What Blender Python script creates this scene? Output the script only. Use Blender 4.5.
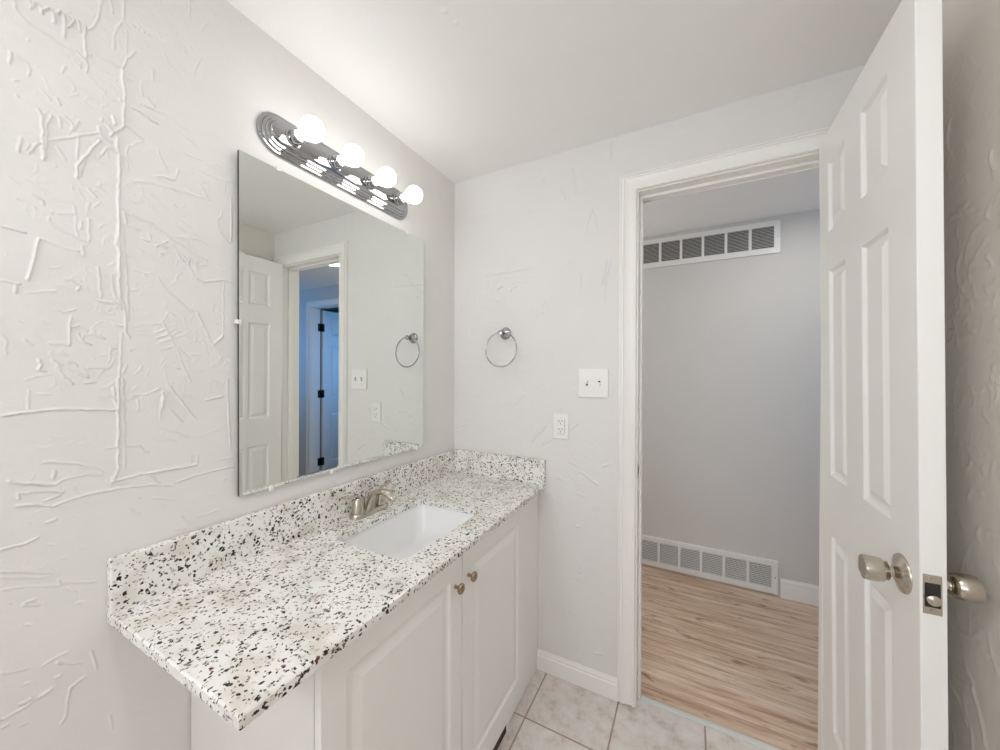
import bpy, bmesh, math, random
import numpy as np
from mathutils import Vector, Matrix, Euler

for o in list(bpy.data.objects):
    bpy.data.objects.remove(o)
SC = bpy.context.scene
COL = SC.collection
PI = math.pi


def lin(r, g, b):
    def f(c):
        c /= 255.0
        return c / 12.92 if c <= 0.04045 else ((c + 0.055) / 1.055) ** 2.4
    return (f(r), f(g), f(b), 1.0)


# ------------------------------------------------------------------ camera
cam_data = bpy.data.cameras.new('camera')
cam = bpy.data.objects.new('camera', cam_data)
COL.objects.link(cam)
cam_data.sensor_fit = 'HORIZONTAL'
cam_data.sensor_width = 36.0
cam_data.lens = 36.0 * 364.79 / 1000.0
cam_data.clip_start = 0.02
YAW, PITCH, ROLL = math.radians(27.712), math.radians(-0.375), math.radians(0.143)
cam.location = (1.0714, 0.0, 1.3359)
cam.matrix_world = (Matrix.Translation((1.0714, 0.0, 1.3359)) @ Matrix.Rotation(YAW, 4, 'Z')
                    @ Matrix.Rotation(PI / 2 + PITCH, 4, 'X') @ Matrix.Rotation(ROLL, 4, 'Z'))
SC.camera = cam

# ------------------------------------------------------------------ view + world
SC.view_settings.view_transform = 'Standard'
SC.view_settings.look = 'None'
SC.view_settings.gamma = 1.0
SC.view_settings.use_curve_mapping = False
SC.view_settings.exposure = -0.05
SC.cycles.max_bounces = 14
SC.cycles.diffuse_bounces = 8
SC.cycles.glossy_bounces = 8
SC.cycles.use_denoising = True
SC.cycles.sample_clamp_indirect = 6.0
world = bpy.data.worlds.new('daylight')
SC.world = world
world.use_nodes = True
world.node_tree.nodes['Background'].inputs[0].default_value = (0.35, 0.6, 1.0, 1)
world.node_tree.nodes['Background'].inputs[1].default_value = 0.8


def area_light(name, loc, target, size, power, color, size_y=None):
    d = bpy.data.lights.new(name, 'AREA')
    d.energy = power
    d.color = color
    d.size = size
    if size_y:
        d.shape = 'RECTANGLE'
        d.size_y = size_y
    else:
        d.shape = 'DISK'
    o = bpy.data.objects.new(name, d)
    COL.objects.link(o)
    o.location = loc
    o.rotation_euler = (Vector(target) - Vector(loc)).to_track_quat('-Z', 'Y').to_euler()
    return o


# added point fill without a fixture in the rear of the bathroom, behind and to the left of the photographer
lamp_data = bpy.data.lights.new('rear_point_fill', 'POINT')
lamp_data.energy = 10.0
lamp_data.shadow_soft_size = 0.09
lamp_data.color = (0.99, 0.995, 1.0)
lamp = bpy.data.objects.new('rear_point_fill', lamp_data)
COL.objects.link(lamp)
lamp.location = (0.33, -0.92, 1.6)
# flush ceiling light of the bathroom, just above and left of the photographer
area_light('ceiling_lamp_light', (0.84, 0.10, 2.27), (0.84, 0.10, 0.0), 0.26, 4.6, (1.0, 0.995, 0.985))
# added soft fill set outside an invented window in the wall behind the photographer
area_light('rear_area_fill', (0.85, -1.52, 1.55), (0.85, 1.0, 2.6), 1.2, 13.0, (0.98, 0.99, 1.0), 1.1)
# hall: lamp light, and added blue fills at its right end and in the room beyond
area_light('hall_lamp_light', (1.69, 2.109, 2.255), (1.69, 2.109, 0.0), 0.13, 3.2, (1.0, 0.95, 0.88))
# added neutral fill at the left end of the hall, no source there
area_light('hall_left_fill', (-0.3, 2.18, 1.35), (2.0, 2.18, 1.2), 0.8, 7.5, (1.0, 0.975, 0.93), 1.8)
hw = area_light('hall_blue_fill', (3.93, 1.95, 1.6), (2.85, 2.704, 1.6), 0.7, 4.0, (0.03, 0.34, 0.9), 1.2)  # added blue fill for the far part of the hall
hw.data.spread = math.radians(95)
fw = area_light('far_room_blue_fill', (1.35, 4.3, 1.5), (2.83, 3.1, 1.3), 1.0, 9.0, (0.10, 0.42, 1.0), 1.2)  # added blue fill on the open hall door, no window there
fw.data.spread = math.radians(80)
BULB_STRENGTH = 8.0

# ------------------------------------------------------------------ materials


class NT:
    """thin helper round a node tree"""

    def __init__(self, name):
        self.m = bpy.data.materials.new(name)
        self.m.use_nodes = True
        self.t = self.m.node_tree
        self.b = self.t.nodes['Principled BSDF']

    def n(self, kind, **kw):
        nd = self.t.nodes.new(kind)
        for k, v in kw.items():
            if k.startswith('i_'):
                key = k[2:].replace('_', ' ')
                nd.inputs[key].default_value = v
            else:
                setattr(nd, k, v)
        return nd

    def l(self, a, b):
        self.t.links.new(a, b)

    def coords(self, scale=(1, 1, 1), loc=(0, 0, 0)):
        tc = self.n('ShaderNodeTexCoord')
        mp = self.n('ShaderNodeMapping')
        mp.inputs['Scale'].default_value = scale
        mp.inputs['Location'].default_value = loc
        self.l(tc.outputs['Object'], mp.inputs['Vector'])
        return mp.outputs['Vector']

    def ramp(self, fac, stops, interp='LINEAR'):
        r = self.n('ShaderNodeValToRGB')
        r.color_ramp.interpolation = interp
        el = r.color_ramp.elements
        while len(el) < len(stops):
            el.new(0.5)
        for e, (p, c) in zip(el, stops):
            e.position = p
            e.color = c
        self.l(fac, r.inputs['Fac'])
        return r.outputs['Color']

    def mix(self, fac, a, b, mode='MIX'):
        m = self.n('ShaderNodeMix', data_type='RGBA', blend_type=mode)
        if hasattr(fac, 'links'):
            self.l(fac, m.inputs[0])
        else:
            m.inputs[0].default_value = fac
        for s, i in ((a, 6), (b, 7)):
            if hasattr(s, 'links'):
                self.l(s, m.inputs[i])
            else:
                m.inputs[i].default_value = s
        return m.outputs[2]

    def math(self, op, a, b=None):
        m = self.n('ShaderNodeMath', operation=op)
        for s, i in ((a, 0), (b, 1)):
            if s is None:
                continue
            if hasattr(s, 'links'):
                self.l(s, m.inputs[i])
            else:
                m.inputs[i].default_value = s
        return m.outputs[0]

    def bump(self, h, strength, dist=0.001):
        b = self.n('ShaderNodeBump')
        b.inputs['Strength'].default_value = strength
        b.inputs['Distance'].default_value = dist
        self.l(h, b.inputs['Height'])
        self.l(b.outputs['Normal'], self.b.inputs['Normal'])


def plain(name, col, rough=0.5, metal=0.0, noise=0.0, scale=40.0, bump=0.0, bscale=200.0):
    t = NT(name)
    t.b.inputs['Roughness'].default_value = rough
    t.b.inputs['Metallic'].default_value = metal
    t.b.inputs['Base Color'].default_value = col
    v = t.coords()
    if noise:
        nz = t.n('ShaderNodeTexNoise', i_Scale=scale, i_Detail=3.0)
        t.l(v, nz.inputs['Vector'])
        dark = tuple(c * (1 - noise) for c in col[:3]) + (1,)
        t.l(t.ramp(nz.outputs['Fac'], [(0.3, dark), (0.7, col)]), t.b.inputs['Base Color'])
    if bump:
        nb = t.n('ShaderNodeTexNoise', i_Scale=bscale, i_Detail=3.0)
        t.l(v, nb.inputs['Vector'])
        t.bump(nb.outputs['Fac'], bump)
    return t.m


M = {}
M['wall'] = plain('wall_paint', lin(229, 227, 224), 0.55, noise=0.02, scale=6, bump=0.15, bscale=260)
M['wall_warm_shade'] = plain('warm_shade_wall_paint', lin(228, 223, 214), 0.55, noise=0.03, scale=6, bump=0.15, bscale=260)  # beige tint puts the warm shade behind the door into the colour
M['hall_wall'] = plain('hall_wall_paint', lin(218, 216, 212), 0.6, noise=0.015, scale=5, bump=0.1, bscale=320)
M['ceiling'] = plain('ceiling_paint', lin(244, 243, 241), 0.7, noise=0.01, scale=8, bump=0.55, bscale=150)
M['trim'] = plain('trim_paint', lin(242, 240, 236), 0.32, noise=0.01, scale=10, bump=0.03)
M['door'] = plain('door_paint', lin(242, 241, 238), 0.34, noise=0.01, scale=9, bump=0.03)
M['cabinet'] = plain('cabinet_laminate', lin(238, 236, 233), 0.36, noise=0.01, scale=9)
M['cabinet_side'] = plain('cabinet_side_paint', lin(234, 231, 226), 0.45, noise=0.02, scale=9)
M['toe'] = plain('recess_shade', lin(70, 62, 54), 0.8, noise=0.1)  # dark colour for the shade below the cabinet doors
M['chrome'] = plain('chrome', lin(176, 176, 178), 0.05, 1.0, noise=0.01)
M['nickel'] = plain('brushed_nickel', lin(204, 196, 184), 0.2, 1.0, noise=0.06, scale=60)
M['bronze'] = plain('dark_bronze', lin(52, 44, 38), 0.4, 0.8, noise=0.1)
M['copper_knob'] = plain('antique_nickel', lin(168, 148, 124), 0.22, 1.0, noise=0.08, scale=80)
M['plastic'] = plain('white_plastic', lin(238, 237, 234), 0.28, noise=0.008)
M['clip'] = plain('clear_clip_plastic', lin(236, 236, 234), 0.15, noise=0.01)
M['dark'] = plain('dark_slot', lin(40, 38, 36), 0.7, noise=0.1)
M['duct'] = plain('duct_interior', lin(92, 88, 84), 0.7, noise=0.1)
M['vent'] = plain('vent_enamel', lin(240, 239, 236), 0.35, noise=0.008)
M['porcelain'] = plain('porcelain', lin(240, 240, 240), 0.1, noise=0.005)
M['strip'] = plain('threshold_vinyl', lin(216, 219, 215), 0.35, noise=0.03)
M['edge_shade'] = plain('mirror_edge_shade', lin(34, 32, 28), 0.2, noise=0.05)  # glass edge darkened to read as the shaded gap behind the mirror
M['mirror'] = plain('mirror_silver', lin(238, 241, 238), 0.0, 1.0)
M['far_room'] = plain('far_room_dimmed_paint', lin(84, 86, 92), 0.6, noise=0.02)  # paint darkened so the room beyond looks unlit


def emis(name, col, s):
    t = NT(name)
    t.b.inputs['Base Color'].default_value = col
    t.b.inputs['Emission Color'].default_value = col
    t.b.inputs['Emission Strength'].default_value = s
    t.b.inputs['Roughness'].default_value = 0.3
    return t.m


M['bulb'] = emis('lit_frosted_bulb', (1.0, 0.985, 0.965, 1), BULB_STRENGTH)
M['hall_lens'] = emis('lit_lamp_lens', (1.0, 0.97, 0.92, 1), 6.0)


def glass_mat():
    t = NT('window_glass')
    t.b.inputs['Base Color'].default_value = (0.95, 0.97, 1, 1)
    t.b.inputs['Transmission Weight'].default_value = 1.0
    t.b.inputs['Roughness'].default_value = 0.02
    t.b.inputs['IOR'].default_value = 1.05
    return t.m


M['glass'] = glass_mat()


def granite():
    t = NT('speckled_granite')
    v = t.coords()
    dn = t.n('ShaderNodeTexNoise', i_Scale=130.0, i_Detail=2.0)
    t.l(v, dn.inputs['Vector'])
    sub = t.n('ShaderNodeVectorMath', operation='SUBTRACT')
    t.l(dn.outputs['Color'], sub.inputs[0])
    sub.inputs[1].default_value = (0.5, 0.5, 0.5)
    sc = t.n('ShaderNodeVectorMath', operation='SCALE')
    t.l(sub.outputs[0], sc.inputs[0])
    sc.inputs['Scale'].default_value = 0.013
    add = t.n('ShaderNodeVectorMath', operation='ADD')
    t.l(v, add.inputs[0])
    t.l(sc.outputs[0], add.inputs[1])
    w = add.outputs[0]

    def vor(scale, off):
        mp = t.n('ShaderNodeMapping')
        mp.inputs['Location'].default_value = off
        t.l(w, mp.inputs['Vector'])
        vo = t.n('ShaderNodeTexVoronoi', i_Scale=scale)
        t.l(mp.outputs[0], vo.inputs['Vector'])
        sp = t.n('ShaderNodeSeparateColor')
        t.l(vo.outputs['Color'], sp.inputs[0])
        return vo.outputs['Distance'], sp.outputs[0], sp.outputs[1]

    def fleck(scale, off, share, radius, soft=0.08):
        d, r, g = vor(scale, off)
        sel = t.math('LESS_THAN', r, share)
        rad = t.math('SUBTRACT', radius, t.math('MULTIPLY', g, radius * 0.5))
        near = t.math('DIVIDE', t.math('SUBTRACT', rad, d), soft)
        nc = t.n('ShaderNodeClamp')
        t.l(near, nc.inputs[0])
        return t.math('MULTIPLY', sel, nc.outputs[0])

    big = t.n('ShaderNodeTexNoise', i_Scale=16.0, i_Detail=4.0)
    t.l(v, big.inputs['Vector'])
    col = t.ramp(big.outputs['Fac'], [(0.34, lin(220, 215, 206)), (0.52, lin(240, 238, 234))])
    col = t.mix(fleck(100, (3, 1, 2), 0.17, 0.60, 0.3), col, lin(184, 177, 166))
    col = t.mix(fleck(190, (7, 5, 1), 0.13, 0.60), col, lin(120, 114, 106))
    col = t.mix(fleck(150, (1, 9, 4), 0.23, 0.60), col, lin(42, 40, 40))
    col = t.mix(fleck(118, (5, 2, 8), 0.16, 0.56), col, lin(26, 26, 28))
    col = t.mix(fleck(90, (2, 6, 3), 0.03, 0.5), col, lin(98, 40, 48))
    t.l(col, t.b.inputs['Base Color'])
    t.b.inputs['Roughness'].default_value = 0.22
    return t.m


M['granite'] = granite()


def tile():
    t = NT('beige_floor_tile')
    v = t.coords(loc=(-0.507, -1.29, 0))
    br = t.n('ShaderNodeTexBrick', offset=0.0, squash=1.0)
    br.inputs['Scale'].default_value = 1.0
    br.inputs['Mortar Size'].default_value = 0.0032
    br.inputs['Mortar Smooth'].default_value = 0.15
    br.inputs['Brick Width'].default_value = 0.308
    br.inputs['Row Height'].default_value = 0.308
    br.inputs['Color1'].default_value = (1, 1, 1, 1)
    br.inputs['Color2'].default_value = (0.88, 0.88, 0.88, 1)
    t.l(v, br.inputs['Vector'])
    n1 = t.n('ShaderNodeTexNoise', i_Scale=15.0, i_Detail=8.0, i_Roughness=0.72)
    n2 = t.n('ShaderNodeTexNoise', i_Scale=55.0, i_Detail=4.0)
    t.l(v, n1.inputs['Vector'])
    t.l(v, n2.inputs['Vector'])
    c = t.ramp(n1.outputs['Fac'], [(0.34, lin(192, 176, 163)), (0.47, lin(220, 211, 204)), (0.64, lin(233, 228, 224))])
    c = t.mix(t.math('MULTIPLY', n2.outputs['Fac'], 0.35), c, lin(226, 220, 214))
    c = t.mix(0.35, c, br.outputs['Color'], 'MULTIPLY')
    c = t.mix(br.outputs['Fac'], c, lin(168, 148, 132))
    t.l(c, t.b.inputs['Base Color'])
    t.b.inputs['Roughness'].default_value = 0.42
    inv = t.math('SUBTRACT', 1.0, br.outputs['Fac'])
    t.bump(inv, 0.6, 0.002)
    return t.m


M['tile'] = tile()


def wood():
    t = NT('wood_plank_floor')
    v = t.coords()
    sp = t.n('ShaderNodeSeparateXYZ')
    t.l(v, sp.inputs[0])
    row = t.math('FLOOR', t.math('DIVIDE', sp.outputs[1], 0.152))
    wn = t.n('ShaderNodeTexWhiteNoise', noise_dimensions='1D')
    t.l(row, wn.inputs['W'])
    # shift the grain of every plank
    sh = t.n('ShaderNodeCombineXYZ')
    t.l(t.math('MULTIPLY', wn.outputs['Value'], 7.0), sh.inputs[0])
    t.l(t.math('MULTIPLY', wn.outputs['Value'], 3.0), sh.inputs[2])
    ad = t.n('ShaderNodeVectorMath', operation='ADD')
    t.l(v, ad.inputs[0])
    t.l(sh.outputs[0], ad.inputs[1])

    def grain(sx, sy, det, rough=0.6):
        mp = t.n('ShaderNodeMapping')
        mp.inputs['Scale'].default_value = (sx, sy, 1)
        t.l(ad.outputs[0], mp.inputs['Vector'])
        nz = t.n('ShaderNodeTexNoise', i_Scale=1.0, i_Detail=det, i_Roughness=rough)
        nz.inputs['Distortion'].default_value = 0.5
        t.l(mp.outputs[0], nz.inputs['Vector'])
        return nz.outputs['Fac']
    c = t.ramp(grain(2.6, 34, 8, 0.68), [(0.30, lin(164, 126, 98)), (0.46, lin(206, 178, 152)), (0.62, lin(230, 210, 190))])
    streak = t.ramp(grain(5.0, 110, 5, 0.7), [(0.58, (0, 0, 0, 1)), (0.66, (1, 1, 1, 1))])
    c = t.mix(t.math('MULTIPLY', streak, 0.6), c, lin(146, 106, 80))
    knot = t.ramp(grain(8, 26, 3, 0.5), [(0.62, (0, 0, 0, 1)), (0.69, (1, 1, 1, 1))])
    c = t.mix(t.math('MULTIPLY', knot, 0.7), c, lin(118, 84, 64))
    c = t.mix(t.math('MULTIPLY', wn.outputs['Value'], 0.22), c, lin(190, 156, 128))
    fr = t.math('FRACT', t.math('DIVIDE', sp.outputs[1], 0.152))
    seam = t.math('LESS_THAN', fr, 0.012)
    c = t.mix(t.math('MULTIPLY', seam, 0.6), c, lin(120, 92, 74))
    t.l(c, t.b.inputs['Base Color'])
    t.b.inputs['Roughness'].default_value = 0.45
    return t.m


M['wood'] = wood()

# ------------------------------------------------------------------ mesh helpers


def wloc(p):
    v = Vector((0, 0, 0))
    while p is not None:
        v += p.location
        p = p.parent
    return v


class MB:
    def __init__(self):
        self.v, self.f, self.mi = [], [], []

    def add(self, verts, faces, mi=0):
        b = len(self.v)
        self.v += [tuple(p) for p in verts]
        for f in faces:
            self.f.append(tuple(b + i for i in f))
            self.mi.append(mi)

    def box(self, a, b, mi=0):
        x0, y0, z0 = (min(a[i], b[i]) for i in range(3))
        x1, y1, z1 = (max(a[i], b[i]) for i in range(3))
        v = [(x0, y0, z0), (x1, y0, z0), (x1, y1, z0), (x0, y1, z0), (x0, y0, z1), (x1, y0, z1), (x1, y1, z1), (x0, y1, z1)]
        self.add(v, [(0, 3, 2, 1), (4, 5, 6, 7), (0, 1, 5, 4), (1, 2, 6, 5), (2, 3, 7, 6), (3, 0, 4, 7)], mi)

    def loops(self, loops, cap0=True, cap1=True, closed=True, mi=0):
        n = len(loops[0])
        vs = [p for l in loops for p in l]
        fs = []
        for i in range(len(loops) - 1):
            for j in range(n if closed else n - 1):
                k = (j + 1) % n
                fs.append((i * n + j, i * n + k, (i + 1) * n + k, (i + 1) * n + j))
        if cap0:
            fs.append(tuple(range(n - 1, -1, -1)))
        if cap1:
            fs.append(tuple((len(loops) - 1) * n + j for j in range(n)))
        self.add(vs, fs, mi)

    def lathe(self, prof, origin, axis, seg=32, mi=0, cap0=True, cap1=True):
        q = Vector((0, 0, 1)).rotation_difference(Vector(axis).normalized())
        o = Vector(origin)
        L = []
        for r, h in prof:
            L.append([o + q @ Vector((max(r, 1e-5) * math.cos(2 * PI * k / seg), max(r, 1e-5) * math.sin(2 * PI * k / seg), h)) for k in range(seg)])
        self.loops(L, cap0, cap1, mi=mi)

    def tube(self, pts, rad, seg=14, mi=0, closed=False, squash=(1, 1)):
        P = [Vector(p) for p in pts]
        n = len(P)
        if not hasattr(rad, '__len__'):
            rad = [rad] * n
        up = None
        L = []
        for i in range(n):
            if closed:
                t = (P[(i + 1) % n] - P[i - 1]).normalized()
            else:
                t = (P[min(i + 1, n - 1)] - P[max(i - 1, 0)]).normalized()
            if up is None:
                a = Vector((0, 0, 1)) if abs(t.z) < 0.9 else Vector((1, 0, 0))
                up = (a - t * a.dot(t)).normalized()
            else:
                up = (up - t * up.dot(t)).normalized()
            s = t.cross(up)
            L.append([P[i] + up * (rad[i] * squash[0] * math.cos(2 * PI * k / seg)) + s * (rad[i] * squash[1] * math.sin(2 * PI * k / seg)) for k in range(seg)])
        if closed:
            L.append(L[0])
            self.loops(L, False, False, mi=mi)
        else:
            self.loops(L, True, True, mi=mi)

    def build(self, name, mats, parent=None, smooth=None, bevel=0.0, local=False, segs=2):
        if not isinstance(mats, (list, tuple)):
            mats = [mats]
        off = Vector((0, 0, 0)) if (local or parent is None) else wloc(parent)
        me = bpy.data.meshes.new(name)
        me.from_pydata([tuple(Vector(p) - off) for p in self.v], [], self.f)
        for m in mats:
            me.materials.append(m)
        me.polygons.foreach_set('material_index', self.mi)
        bm = bmesh.new()
        bm.from_mesh(me)
        bmesh.ops.remove_doubles(bm, verts=bm.verts, dist=1e-6)
        bmesh.ops.recalc_face_normals(bm, faces=bm.faces)
        bm.to_mesh(me)
        bm.free()
        if smooth:
            me.polygons.foreach_set('use_smooth', [True] * len(me.polygons))
            me.set_sharp_from_angle(angle=math.radians(smooth))
        me.update()
        o = bpy.data.objects.new(name, me)
        COL.objects.link(o)
        if parent is not None:
            o.parent = parent
        if bevel:
            b = o.modifiers.new('bevel', 'BEVEL')
            b.width = bevel
            b.segments = segs
            b.limit_method = 'ANGLE'
            b.angle_limit = math.radians(40)
        return o


def tag(o, label, cat, group=None, kind=None):
    o['label'] = label
    o['category'] = cat
    if group:
        o['group'] = group
    if kind:
        o['kind'] = kind
    return o


def struct(o, label, cat):
    return tag(o, label, cat, kind='structure')


def thing(name, loc, label, cat, group=None):
    o = bpy.data.objects.new(name, None)
    o.empty_display_size = 0.05
    COL.objects.link(o)
    o.location = loc
    return tag(o, label, cat, group)


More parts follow.
